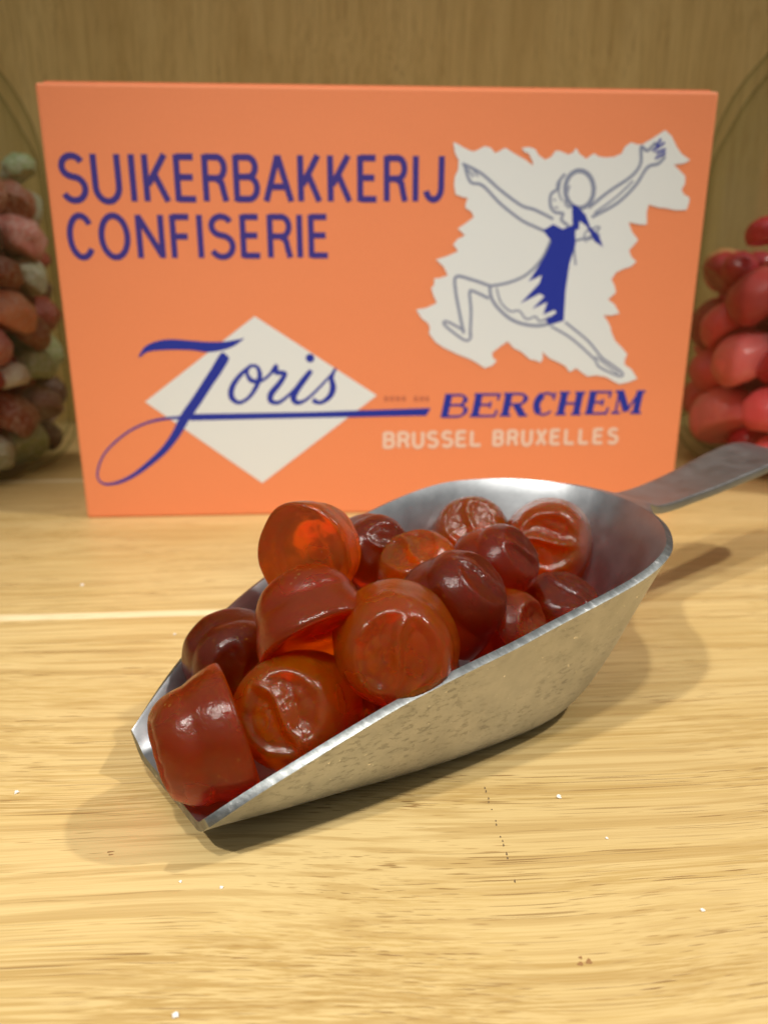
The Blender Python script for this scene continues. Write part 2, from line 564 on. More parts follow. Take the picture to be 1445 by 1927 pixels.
def word(ink, letters, ytop, ybot, width, vshift=None):
    """letters: (char, x0, x1) in sheet coordinates; ytop/ybot functions of x"""
    for ch, x0, x1 in letters:
        xm = (x0 + x1) / 2
        ym = (ytop(xm) + ybot(xm)) / 2
        u0 = uv(x0, ym)[0]; u1 = uv(x1, ym)[0]
        v1 = uv(xm, ytop(xm))[1]; v0 = uv(xm, ybot(xm))[1]
        for st in G[ch]:
            P = []
            for (a, b) in st:
                P.append((u0 + width / 2 + (u1 - u0 - width) * a if ch != 'I' else (u0 + u1) / 2, v0 + width * 0.0 + (v1 - v0) * b))
            closed = ch == 'O'
            if closed: P = P[:-1]
            ink.ribbon(P, width, closed)


ink = Ink()
word(ink, [('S', 111, 165), ('U', 173, 229), ('I', 243, 257), ('K', 269, 320), ('E', 328, 373), ('R', 381, 430), ('B', 439, 489),
           ('A', 494, 553), ('K', 560, 606), ('K', 616, 663), ('E', 672, 714), ('R', 722, 768), ('I', 775, 789), ('J', 796, 836)],
     lambda x: 289 + (x - 112) * .0065, lambda x: 379 + (x - 112) * .0, 2.3)
word(ink, [('C', 126, 180), ('O', 186, 246), ('N', 257, 310), ('F', 321, 363), ('I', 370, 384), ('S', 392, 443), ('E', 452, 494),
           ('R', 503, 551), ('I', 557, 571), ('E', 580, 622)],
     lambda x: 404, lambda x: 486 - (x - 112) * .003, 2.25)
ink.build('blue_lettering', INK_VIOLET, box)


def crop2(P):   # artwork drawn on an enlarged sheet of the script logo
    return [(*uv(150 + p[0] / 2.064, 560 + p[1] / 2.064), *p[2:]) for p in P]


def crop1(P):   # enlarged sheet of the girl emblem
    return [(*uv(740 + p[0] / 2.3306, 220 + p[1] / 2.3306), *p[2:]) for p in P]


q2 = 0.0915    # mm on the box per unit of the script sheet
ink = Ink()
ink.poly(crop2([(680, 72), (1154, 380), (710, 720), (255, 405)]))
ink.build('white_diamond', INK_WHITE, box)

ink = Ink()
ink.poly(crop2(catmull([(228, 232), (246, 200), (270, 181), (310, 167), (360, 162), (430, 167), (500, 172), (570, 170), (640, 157)], sub=4)
               + catmull([(636, 162), (600, 188), (560, 203), (500, 212), (440, 204), (370, 202), (300, 205), (262, 212), (240, 228)], sub=4)))


def scr(P, closed=False):
    P = [(a, b, c * q2) for a, b, c in P]
    ink.ribbon(crop2(catmull(P, closed)), 1, closed)


scr([(570, 222, 34), (560, 235, 46), (530, 285, 46), (500, 330, 44), (455, 400, 44), (410, 465, 44), (375, 530, 36), (330, 590, 30),
     (270, 645, 24), (210, 690, 18), (150, 718, 14), (100, 724, 10), (74, 705, 8), (72, 668, 8), (95, 610, 8), (140, 560, 9),
     (200, 515, 9), (260, 487, 10), (320, 472, 12), (380, 466, 14), (440, 464, 22)])
ink.poly(crop2([(430, 452), (900, 444), (1363, 429), (1346, 458), (900, 467), (430, 478)]))
scr([(668, 262, 14), (625, 300, 20), (594, 345, 24), (590, 385, 26), (618, 408, 18), (655, 390, 16), (684, 350, 20), (700, 305, 22),
     (690, 270, 16), (664, 266, 14), (650, 292, 15), (668, 322, 22), (708, 322, 14), (742, 296, 13)])
scr([(742, 296, 14), (762, 268, 20), (764, 290, 22), (790, 292, 20), (797, 300, 20), (775, 335, 24), (745, 372, 28), (742, 400, 24),
     (770, 408, 18), (805, 385, 14), (845, 345, 12)])
scr([(900, 283, 20), (878, 310, 26), (845, 355, 28), (830, 388, 28), (845, 408, 22), (880, 396, 14), (930, 350, 12), (996, 278, 10)])
scr([(994, 275, 12), (978, 310, 20), (984, 350, 28), (970, 385, 24), (935, 408, 18), (905, 398, 24)])
ink.disc(crop2([(895, 235)])[0], 1.75)
ink.build('script_lettering', INK_BLUE, box)

# BERCHEM: heavy slanted letters with thin slab serifs
ink = Ink()
SER = {
 'B': ([[(.14, 0), (.14, 1)]], [[(0, .97), (.6, .97)] + arc(.6, .75, .26, .22, 90, -90, 8)[1:] + [(.14, .53)],
        [(.14, .53), (.62, .53)] + arc(.62, .28, .33, .25, 90, -90, 8)[1:] + [(0, .03)]],
       [[(.80, .66), (.86, .76), (.80, .86)], [(.90, .16), (.95, .3), (.90, .42)]]),
 'E': ([[(.2, 0), (.2, 1)]], [[(.02, .97), (.98, .97), (.96, .72)], [(.2, .52), (.7, .52)], [(.7, .66), (.7, .38)], [(0, .03), (.96, .03), (1.0, .30)]], []),
 'R': ([[(.2, 0), (.2, 1)], [(.55, .50), (.86, .02)]], [[(0, .97), (.6, .97)] + arc(.6, .74, .28, .23, 90, -90, 8)[1:] + [(.2, .51)], [(0, .03), (.42, .03)], [(.8, .03), (1.05, .03)]],
       [[(.80, .62), (.88, .75), (.80, .88)]]),
 'C': ([arc(.55, .5, .40, .44, 120, 240, 10)], [arc(.55, .5, .44, .47, 45, 130, 8), arc(.55, .5, .44, .47, 230, 318, 8), [(.90, 1), (.90, .68)]], []),
 'H': ([[(.2, 0), (.2, 1)], [(.82, 0), (.82, 1)]], [[(.2, .5), (.8, .5)], [(0, .97), (.42, .97)], [(0, .03), (.42, .03)], [(.62, .97), (1.02, .97)], [(.62, .03), (1.02, .03)]], []),
 'M': ([[(.82, 0), (.82, 1)], [(.16, 1), (.50, .1)]], [[(.14, 0), (.14, 1)], [(.50, .1), (.82, 1)], [(0, .97), (.26, .97)], [(0, .03), (.3, .03)], [(.76, .97), (1.0, .97)], [(.64, .03), (1.0, .03)]], []),
}
for ch, x0, x1 in [('B', 830, 883), ('E', 884, 939), ('R', 940, 996), ('C', 1000, 1046), ('H', 1045, 1098), ('E', 1100, 1148), ('M', 1150, 1212)]:
    yt = 742 - (x0 - 830) * .021; yb = 785 - (x0 - 830) * .022
    thick, thin, mid_ = SER[ch]
    sl = 9
    def m(p):
        a, b = p
        x = x0 - 1 + a * (x1 - x0 + 3 - sl) + sl * b
        return uv(x, yb + (yt - yb) * b)
    for st in thick: ink.ribbon([m(p) for p in st], 2.9)
    for st in thin: ink.ribbon([m(p) for p in st], 0.95)
    for st in mid_: ink.ribbon([m(p) for p in st], 1.7)
ink.build('slab_lettering', INK_BLUE, box)

ink = Ink()
X = 720; let = []
for ch in 'BRUSSEL':
    let.append((ch, X, X + 24)); X += 27.3
X = 926
for ch in 'BRUXELLES':
    let.append((ch, X, X + 22.5)); X += 26.9
word(ink, let, lambda x: 814 - (x - 720) * .018, lambda x: 843 - (x - 720) * .021, 1.55)
ink.build('white_lettering', INK_CREAM, box)

ink = Ink()
for x in (724, 735, 746, 757, 780, 791, 801):
    for dx in (0, 4.5): ink.ribbon([uv(x + dx, 755), uv(x + dx + .4, 745)], .32)
    ink.ribbon([uv(x, 750), uv(x + 5, 750)], .3)
ink.build('faint_small_print', INK_FAINT, box)

ink = Ink()
OUT = [(262, 112), (300, 130), (350, 152), (400, 128), (445, 158), (490, 135), (560, 178), (612, 214), (592, 160), (562, 135), (622, 142), (665, 188),
       (710, 148), (765, 165), (800, 136), (845, 184), (880, 160), (930, 178), (1000, 160), (1040, 112), (1090, 120), (1190, 58), (1240, 130), (1300, 190),
       (1228, 210), (1278, 260), (1262, 320), (1295, 352), (1284, 408), (1190, 400), (1118, 385), (1110, 472), (1030, 462), (1072, 540), (1032, 585),
       (1064, 635), (1000, 670), (955, 712), (975, 770), (940, 800), (990, 862), (920, 870), (950, 920), (970, 980), (1024, 1040), (1012, 1085),
       (1068, 1148), (990, 1172), (930, 1140), (850, 1138), (800, 1102), (770, 1118), (720, 1075), (652, 1030), (645, 1078), (600, 1065), (560, 1030),
       (500, 985), (432, 1035), (452, 1070), (400, 1102), (330, 1060), (220, 1012), (156, 950), (152, 905), (100, 845), (190, 815), (166, 750),
       (180, 708), (238, 695), (186, 625), (282, 590), (262, 560), (314, 520), (282, 490), (352, 440), (316, 400), (326, 355), (272, 340), (270, 260), (286, 190)]
OUT2 = []
for i, p in enumerate(OUT):      # feathered edge: a small tooth between neighbours
    q = OUT[(i + 1) % len(OUT)]
    OUT2 += [p, (p[0] * .55 + q[0] * .45 + (6 if i % 2 else -5), p[1] * .55 + q[1] * .45 + (5 if i % 3 else -6))]
ink.poly(crop1(OUT2))
ink.build('white_ragged_patch', INK_WHITE, box)

q1 = 0.0815
ink = Ink()


def ln(P, wd=14, closed=False):
    ink.ribbon(crop1(catmull([(a, b) for a, b in P], closed)), wd * q1, closed)


ln([(302, 205), (385, 248), (470, 322), (560, 388), (620, 408), (700, 448)], 14)
ln([(312, 215), (338, 285), (392, 302), (470, 382), (560, 452), (620, 482), (690, 512)], 14)
ln([(322, 228), (352, 262)], 10)
ln([(335, 215), (372, 262)], 8)
ln([(855, 400), (940, 330), (1040, 262), (1082, 205), (1085, 132), (1112, 148), (1150, 112)], 15)
ln([(868, 440), (980, 378), (1060, 300), (1112, 222), (1160, 205), (1190, 172)], 15)
ln([(880, 422), (975, 352), (1050, 280)], 10)
ln(arc(815, 318, 62, 82, 0, 352, 18), 22, True)
ln([(752, 250), (722, 288), (716, 318), (690, 340), (688, 390), (708, 418), (742, 424), (736, 452), (768, 478)], 14)
ln([(735, 262), (725, 330), (740, 370)], 9)
ln([(420, 740), (350, 716), (276, 700), (272, 760), (288, 850), (308, 950)], 15)
ln([(418, 796), (350, 764), (334, 772), (340, 850), (336, 960)], 14)
ln([(312, 938), (236, 898), (226, 914), (310, 978), (338, 968), (336, 940)], 13)
ln([(690, 918), (780, 972), (878, 1060), (902, 1096), (988, 1136), (1000, 1120), (930, 1068), (908, 1050), (850, 980), (752, 900)], 12)
ln([(885, 1050), (930, 1085), (985, 1125)], 9)
ln([(690, 540), (650, 622), (582, 692), (500, 728), (420, 742)], 14)
ln([(422, 742), (432, 800), (482, 862), (542, 900), (622, 916), (690, 906)], 16)
ln([(452, 750), (470, 812), (512, 852), (550, 850), (582, 886), (622, 876), (642, 896), (686, 876)], 10)
ln([(742, 562), (800, 542), (872, 522), (905, 480)], 12)
ln([(742, 562), (760, 575), (790, 556)], 12)
ln([(795, 480), (790, 560), (798, 650)], 10)
ln([(772, 400), (752, 380), (760, 340), (772, 300)], 9)
ln([(700, 362), (712, 366)], 9); ln([(704, 396), (722, 400)], 8)
ln([(862, 482), (835, 520), (845, 550)], 9); ln([(855, 500), (895, 478)], 9); ln([(850, 540), (905, 515)], 9)
ink.build('figure_outline', INK_GREY, box)
ink = Ink()
ink.poly(crop1([(655, 498), (700, 470), (740, 492), (794, 470), (798, 560), (772, 640), (754, 760), (746, 893), (686, 912), (664, 892), (714, 858), (706, 846),
                (655, 868), (674, 812), (608, 842), (662, 786), (640, 775), (556, 818), (640, 728), (650, 694), (592, 722), (632, 660), (664, 606), (692, 545)]))
ink.build('figure_dress', INK_BLUE, box)
ink = Ink()
ink.poly(crop1([(782, 384), (806, 392), (842, 430), (862, 482), (900, 520), (918, 570), (880, 545), (845, 478), (815, 455), (812, 492), (785, 500)]))
ink.build('figure_hair', INK_BLUE, box)
ink = Ink()
for s_ in ([(1135, 150), (1188, 112)], [(1150, 160), (1192, 140)], [(1146, 184), (1192, 156)], [(1150, 130), (1172, 96)]):
    ink.ribbon(crop1(s_), .9)
ink.build('figure_fingers', INK_BLUE, box)

# ------------------------------------------------------------------ scoop
TH = math.radians(38)
SO = Vector((-40.9, 123.2, 0))                # point of the shelf under the middle of the lip
scoop = empty('candy_scoop', SO, TH)
tag(scoop, 'worn cast aluminium scoop full of amber gums lying on the oak shelf', 'scoop')
# scoop frame: x along the axis to the handle, y to the left; tables are (s, half width, height)
RIM = [(0, 18.2, 9.2), (8, 22.0, 14.7), (16, 25.3, 19.2), (24, 28.0, 23.1), (32, 30.2, 26.3), (40, 32.2, 28.7), (48, 34.0, 30.7), (56, 35.6, 32.5),
       (64, 36.9, 34.4), (72, 38.0, 36.0), (80, 38.8, 37.4), (88, 39.2, 38.7), (96, 38.6, 39.9), (104, 36.2, 40.9), (112, 30.9, 41.5), (118, 25.0, 41.9),
       (123, 17.5, 42.0), (126.5, 9.0, 41.9), (127.8, 0, 41.8)]
FLO = [(0.0, 12.0, 5.0), (24, 15.6, 3.0), (45, 18.6, 1.3), (60, 20.3, .5), (70, 21.3, .2), (80, 21.2, .1), (88, 19.0, .3), (94, 15.0, .8), (98.5, 9.5, 1.5), (100.5, 4.5, 1.9), (101, 0, 2.0)]


def contour(tab, n):
    half = [Vector((s, h, z)) for s, h, z in tab]
    half = [Vector(p) for p in catmull([tuple(p) for p in half], sub=8)]
    d = [0]
    for a, b in zip(half, half[1:]): d.append(d[-1] + (b - a).length)
    out = []
    for i in range(n + 1):
        t = d[-1] * i / n
        k = max(j for j in range(len(d)) if d[j] <= t + 1e-9)
        k = min(k, len(half) - 2)
        f = (t - d[k]) / max(1e-9, d[k + 1] - d[k])
        out.append(half[k].lerp(half[k + 1], f))
    return out + [Vector((p.x, -p.y, p.z)) for p in reversed(out[:-1])]


NQ, NT, NF = 60, 16, 10
rimc = contour(RIM, NQ); floc = contour(FLO, NQ)
V, Fc = [], []
NC = len(rimc)
for i in range(NC):
    a, b = floc[i], rimc[i]
    out = Vector((b.x - a.x, b.y - a.y, 0))
    ctrl = a + out * 0.42
    ctrl2 = a.lerp(b, 0.5) + out * 0.10
    for j in range(NT + 1):
        t = j / NT
        p = a * (1 - t) ** 3 + ctrl * 3 * t * (1 - t) ** 2 + ctrl2 * 3 * t * t * (1 - t) + b * t ** 3
        # slight hand-cast unevenness
        p = p + out.normalized() * 0.25 * noise.noise(p * 0.07) * (1 if j < NT else .4)
        V.append(tuple(p))
for i in range(NC - 1):
    for j in range(NT):
        a = i * (NT + 1) + j
        Fc.append((a, a + NT + 1, a + NT + 2, a + 1))
# floor between mirrored floor-contour points
fl = {}
for i in range(NQ + 1):
    for k in range(NF + 1):
        if k == 0: fl[i, k] = i * (NT + 1)
        elif k == NF: fl[i, k] = (NC - 1 - i) * (NT + 1)
        elif i == NQ: fl[i, k] = NQ * (NT + 1)
        else:
            p = floc[i].lerp(floc[NC - 1 - i], k / NF)
            V.append(tuple(p)); fl[i, k] = len(V) - 1
for i in range(NQ):
    for k in range(NF):
        q = [fl[i, k], fl[i, k + 1], fl[i + 1, k + 1], fl[i + 1, k]]
        q = [x for n_, x in enumerate(q) if x not in q[:n_]]
        if len(q) > 2: Fc.append(tuple(q))
bowl = mesh_obj('bowl', V, Fc, ALU_OUT, scoop)
bowl.data.materials.append(ALU_IN); bowl.data.materials.append(RIMM)
fix_normals(bowl)
# make normals point outwards (down/outside)
dn = sum(1 for p in bowl.data.polygons if p.center.z < 0.003 and p.normal.z < 0)
up = sum(1 for p in bowl.data.polygons if p.center.z < 0.003 and p.normal.z > 0)
if up > dn: bowl.data.flip_normals()
so = bowl.modifiers.new('wall', 'SOLIDIFY')
so.thickness = 1.7 * K; so.offset = -1.0; so.material_offset = 1; so.material_offset_rim = 2; so.use_even_offset = True
bv_ = bowl.modifiers.new('rim', 'BEVEL')
bv_.width = 0.45 * K; bv_.segments = 3; bv_.limit_method = 'ANGLE'; bv_.angle_limit = math.radians(50)

HAN = [(119.5, 20.0, 42.0), (121.5, 17.6, 41.9), (124, 15.0, 41.6), (128, 12.3, 41.0), (132, 10.2, 39.9), (138, 8.6, 38.2), (144, 8.0, 37.3), (152, 7.9, 37.1), (160, 8.1, 37.5),
       (168, 8.6, 38.0), (176, 9.1, 38.7), (184, 9.6, 39.6), (192, 10.2, 40.4), (200, 10.6, 41.3), (208, 10.9, 42.0), (216, 11.0, 42.2), (224, 10.6, 41.2),
       (231, 8.8, 39.2), (235, 6.0, 37.6), (237, 1.8, 36.6)]
hp = catmull(HAN, sub=4)


def rim_s(hh):
    pts = [p for p in reversed(RIM) if p[0] > 100]
    for p, q in zip(pts, pts[1:]):
        if p[1] <= hh <= q[1]: return p[0] + (q[0] - p[0]) * (hh - p[1]) / (q[1] - p[1])
    return 119.5


V, Fc = [], []
NW = 10
for s, h, z in hp:
    for k in range(NW + 1):
        t = -1 + 2 * k / NW
        ss = s
        if s < 146:
            s0 = rim_s(abs(h * t)) - 0.2
            ss = s0 + (s - 119.5) * (146 - s0) / (146 - 119.5)
        V.append((ss, h * t, z - 0.5 * (1 - t * t) * sstep(124, 150, s) - 0.15))
for i in range(len(hp) - 1):
    for k in range(NW):
        a = i * (NW + 1) + k
        Fc.append((a, a + 1, a + NW + 2, a + NW + 1))
hand = mesh_obj('handle', V, Fc, ALU_IN, scoop)
fix_normals(hand)
if sum(p.normal.z for p in hand.data.polygons) < 0: hand.data.flip_normals()
so = hand.modifiers.new('thick', 'SOLIDIFY'); so.thickness = 2.5 * K; so.offset = -1.0
bv_ = hand.modifiers.new('edge', 'BEVEL'); bv_.width = 0.7 * K; bv_.segments = 3; bv_.limit_method = 'ANGLE'; bv_.angle_limit = math.radians(50)

# ------------------------------------------------------------------ the amber gums
RGT = Vector((1, 0, 0)); FWD = Vector((0, math.cos(PITCH), -math.sin(PITCH))); UPV = Vector((0, math.sin(PITCH), math.cos(PITCH)))


def gum_mesh(seed, R=11.5, H=14.0, dent=1.0, wob=1.0):
    """a moulded gum drop: flat broad foot, sides that draw in, pressed swirl on the small end; origin in its middle"""
    rnd = random.Random(seed)
    off = Vector((rnd.uniform(-50, 50), rnd.uniform(-50, 50), rnd.uniform(-50, 50)))
    prof = []
    n0 = 12
    for k in range(n0): prof.append((R * 0.93 * k / n0, 0.9 * (1 - (k / n0) ** 3) + 0.1))   # slightly sunken foot
    for k in range(6):
        t = k / 5 * math.pi / 2
        prof.append((R - 0.9 + 0.9 * math.sin(t), 0.9 - 0.9 * math.cos(t)))
    rs = R * 0.86
    for k in range(1, 12):
        t = k / 12
        prof.append((R + (rs - R) * t ** 1.5, 0.9 + (H * 0.50 - 0.9) * t))
    rc = H * 0.50
    for k in range(0, 14):
        t = k / 14 * math.pi / 2
        prof.append((rs * 0.36 + rs * 0.64 * math.cos(t), H * 0.50 + rc * math.sin(t)))
    for k in range(0, 14):
        prof.append((rs * 0.36 * (1 - k / 14), H + 0.15 * math.sin(k / 14 * math.pi / 2)))
    prof[0] = (0, prof[0][1]); prof.append((0, H + 0.15))
    NA = 96
    sw = rnd.uniform(0.6, 1.2) * (1 if rnd.random() < .5 else -1)
    V, Fc = [], []
    rings = []
    ph = rnd.uniform(0, 6.28)
    for i, (r, z) in enumerate(prof):
        if r < 1e-6:
            rings.append([len(V)]); cnt = 1
        else:
            cnt = NA
            rings.append(list(range(len(V), len(V) + NA)))
        for k in range(cnt):
            a = 2 * math.pi * k / NA
            x, y = r * math.cos(a), r * math.sin(a)
            zz = z
            p = Vector((x, y, zz))
            # squash and droop of a soft sweet
            f = 1 + wob * (0.025 * math.sin(2 * a + ph) + 0.015 * math.sin(3 * a + 2 * ph))
            x *= f; y *= f
            top = sstep(H * 0.55, H * 0.9, zz)
            if top > 0:
                # pressed emblem: sunk disc, raised lip round it and a curved ridge across
                g = sstep(7.0, 5.2, math.hypot(x, y)) if False else 1 - sstep(5.0, 7.2, math.hypot(x, y))
                ridge = math.exp(-((x - sw * 1.6 * math.sin(y * 0.35)) / 1.15) ** 2)
                groove = math.exp(-((x - 3.1 - sw * 1.6 * math.sin(y * 0.4)) / 0.8) ** 2) * math.exp(-(y / 5) ** 2)
                rr = math.hypot(x, y)
                lip = math.exp(-((rr - 6.6) / 0.9) ** 2)
                dz = dent * (-1.15 * g + 1.25 * ridge * g - 0.35 * groove * g + 0.25 * lip)
                dz += dent * 0.22 * noise.fractal(Vector((x, y, 0)) * 0.5 + off, 1.0, 2.0, 3)
                zz += dz * top
            nz_ = noise.fractal(Vector((x, y, zz)) * 0.13 + off, 1.0, 2.0, 2) * 0.35 * wob
            m = 1 + nz_ / R
            V.append((x * m, y * m, zz - H * 0.45 + nz_ * 0.25))
    for a, b in zip(rings, rings[1:]):
        if len(a) == 1 and len(b) > 1:
            for k in range(NA): Fc.append((a[0], b[(k + 1) % NA], b[k]))
        elif len(b) == 1:
            for k in range(NA): Fc.append((a[k], a[(k + 1) % NA], b[0]))
        else:
            for k in range(NA): Fc.append((a[k], a[(k + 1) % NA], b[(k + 1) % NA], b[k]))
    return V, Fc


# (x, y, z of its middle, axis from foot to pressed end as right/up/towards viewer, roll, scale, tint, label)
GUMS = [
 (-33.3, 122.4, 17.3, (-0.92, -0.30, 0.30), 20, 1.12, 1, 'red-brown gum lying on its side at the scoop lip, ribbed side up'),
 (-17.4, 127.6, 20.0, (-0.12, 0.22, 0.97), 60, 1.10, 0, 'gum with pressed swirl facing out, right beside the gum at the lip'),
 (2.4, 130.0, 32.2, (0.0, 0.03, 1.0), 150, 1.10, 0, 'round amber gum showing its whole swirl, resting on the near rim'),
 (-31.8, 148.5, 19.0, (0.35, -0.10, 0.92), 10, 0.97, 2, 'dark gum half hidden behind the lip gum against the far wall'),
 (-14.9, 141.3, 33.5, (-0.38, 0.80, -0.46), 0, 1.10, 1, 'gum tipped back with its bubbly flat foot facing down and forward'),
 (-14.9, 159.3, 41.0, (0.40, 0.22, -0.88), 0, 1.02, 3, 'bright orange see-through gum at top left of the heap showing its flat foot'),
 (-2.3, 178.1, 33.0, (0.45, 0.25, 0.85), 40, 0.95, 2, 'brown gum with a shiny spot behind the bright orange one'),
 (8.0, 167.4, 33.0, (-0.30, 0.75, 0.60), 80, 0.98, 0, 'orange-brown gum in the middle of the heap behind the dark leaning one'),
 (16.2, 148.5, 34.5, (0.60, 0.62, 0.50), 30, 1.00, 2, 'dark glossy gum leaning over with its sharp foot edge toward the lip'),
 (24.0, 203.0, 30.0, (-0.1, 0.45, 0.88), 0, 1.02, 0, 'small bright orange gum at the back left in the scoop'),
 (44.3, 195.1, 29.5, (-0.22, 0.10, 0.95), 100, 1.13, 0, 'gum with pressed end standing farthest up the scoop at back right'),
 (27.6, 169.5, 34.0, (0.62, 0.45, 0.60), 60, 0.92, 2, 'dark reddish gum wedged in front of the two rear gums'),
 (43.0, 172.0, 20.5, (0.15, 0.80, 0.58), 0, 1.00, 2, 'very dark gum deep against the near wall below the rear gums'),
 (28.0, 155.5, 23.0, (0.75, 0.15, 0.60), 70, 0.92, 1, 'red gum peeping out right of the dark leaning gum'),
 (5.0, 141.5, 13.5, (0.1, 0.5, 0.85), 20, 0.92, 2, 'deep red gum in the shadow under the round amber gum'),
 (-13, 151.5, 14.0, (0.2, 0.9, 0.3), 0, 0.95, 2, 'dark gum at the bottom showing a thin white glint'),
 (-8.5, 135.0, 14.0, (0.2, 0.9, 0.4), 0, 0.85, 1, 'red gum underneath the swirl gum near the lip'),
 (8.0, 165.0, 14.5, (0.2, 0.9, 0.3), 30, 0.95, 2, 'gum buried under the middle of the heap'),
 (26.0, 183.0, 15.0, (0.2, 0.9, 0.3), 70, 0.95, 2, 'gum buried under the two rear gums'),
 (38.5, 184.0, 13.2, (-0.2, 0.9, 0.3), 10, 0.90, 1, 'gum lying on the scoop floor in front of the farthest one'),
]
for i, (x, y, z, ax, roll, sc_, tint, lab) in enumerate(GUMS):
    Vv, Ff = gum_mesh(100 + i, dent=0.55 if tint == 2 else 1.0)
    o = mesh_obj('gum_drop', Vv, Ff, GUM[tint])
    A = (RGT * ax[0] + UPV * ax[1] - FWD * ax[2]).normalized()
    q = A.to_track_quat('Z', 'Y') @ Matrix.Rotation(math.radians(roll), 3, 'Z').to_quaternion()
    o.rotation_mode = 'QUATERNION'; o.rotation_quaternion = q
    o.location = Vector((x, y, z)) * K; o.scale = (sc_,) * 3
    tag(o, lab, 'candy', 'amber gums in the scoop')

# ------------------------------------------------------------------ glass jars
def glass_jar(name, cx, cy, label):
    j = empty(name, (cx, cy, 0))
    tag(j, label, 'jar')
    outer = [(0, 2.0), (40, 2.0), (52, 0.3), (62, 0.6), (70, 4), (75.5, 10), (78, 19), (78.4, 60), (78.4, 120), (77.8, 150), (75, 168), (68, 184), (58, 197), (50, 206), (46, 213), (45.5, 222), (47, 226)]
    inner = [(44, 226), (41.5, 222), (41.5, 211), (45.5, 202.5), (53, 193), (62.5, 180), (70.0, 165), (75.6, 150), (76.4, 120), (76.4, 60), (75.8, 22), (70, 12), (60, 7), (40, 6.5), (0, 6.5)]
    P = catmull(outer, sub=5) + catmull(inner, sub=5)
    NA = 96; V, Fc = [], []
    rings = []
    for r, z in P:
        if r < 1e-4: rings.append([len(V)]); V.append((0, 0, z)); continue
        rings.append(list(range(len(V), len(V) + NA)))
        for k in range(NA):
            a = 2 * math.pi * k / NA
            V.append((r * math.cos(a), r * math.sin(a), z))
    for a, b in zip(rings, rings[1:]):
        if len(a) == 1 and len(b) == 1: continue
        if len(a) == 1:
            for k in range(NA): Fc.append((a[0], b[(k + 1) % NA], b[k]))
        elif len(b) == 1:
            for k in range(NA): Fc.append((a[k], a[(k + 1) % NA], b[0]))
        else:
            for k in range(NA): Fc.append((a[k], a[(k + 1) % NA], b[(k + 1) % NA], b[k]))
    o = mesh_obj('glass_body', V, Fc, GLASS, j)
    fix_normals(o)
    return j


LJ = (-244, 395); RJ = (238, 402)
glass_jar('glass_jar', *LJ, 'round-shouldered clear glass jar of green and red sugared sweets at the left edge')
glass_jar('glass_jar', *RJ, 'round-shouldered clear glass jar of pink-red sweets at the right edge')


def sweet_mat(name, col, sugar, rough=0.45, sss=0.3):
    M = Mat(name)
    co = M.coords()
    n = M.noise(co, 420, 3, 0.7)
    n2 = M.noise(co, 90, 3, 0.5)
    fac = M.mix(1.0, M.ramp(n, [(0.45, 0.0), (0.62, 1.0)]), M.ramp(n2, [(0.35, 0.25), (0.65, 1.0)]), 'MULTIPLY')
    c = M.mix(M.mix(1.0, fac, sugar, 'MULTIPLY'), col, (0.72, 0.70, 0.62))
    M.l(c, M.b.inputs['Base Color'])
    M.b.inputs['Roughness'].default_value = rough
    M.b.inputs['Subsurface Weight'].default_value = sss
    M.b.inputs['Subsurface Radius'].default_value = (1, .5, .4)
    M.b.inputs['Subsurface Scale'].default_value = 0.003
    if sugar: M.l(M.bump(n, 0.0012, 0.8), M.b.inputs['Normal'])
    return M.m


SW = {'green': sweet_mat('sweet_green', (0.30, 0.38, 0.17), 0.6), 'rose': sweet_mat('sweet_rose', (0.58, 0.20, 0.17), 0.5),
      'red': sweet_mat('sweet_red', (0.30, 0.03, 0.02), 0.12), 'grey': sweet_mat('sweet_grey', (0.36, 0.37, 0.24), 0.6),
      'salmon': sweet_mat('sweet_salmon', (0.75, 0.30, 0.17), 0.35), 'mauve': sweet_mat('sweet_mauve', (0.24, 0.11, 0.10), 0.4),
      'white': sweet_mat('sweet_white', (0.62, 0.58, 0.46), 0.8), 'rust': sweet_mat('sweet_rust', (0.28, 0.07, 0.03), 0.4),
      'dark': sweet_mat('sweet_dark', (0.08, 0.02, 0.015), 0.2)}
RD = {'pink': sweet_mat('gum_pink', (0.90, 0.24, 0.24), 0, 0.25, 0.8), 'rose': sweet_mat('gum_rose', (0.80, 0.12, 0.14), 0, 0.25, 0.8),
      'red': sweet_mat('gum_deep_red', (0.40, 0.015, 0.03), 0, 0.25, 0.8), 'dusty': sweet_mat('gum_dusty_red', (0.45, 0.06, 0.06), 0, 0.4, 0.6),
      'amber': sweet_mat('gum_pale_amber', (0.55, 0.26, 0.10), 0, 0.3, 0.6)}

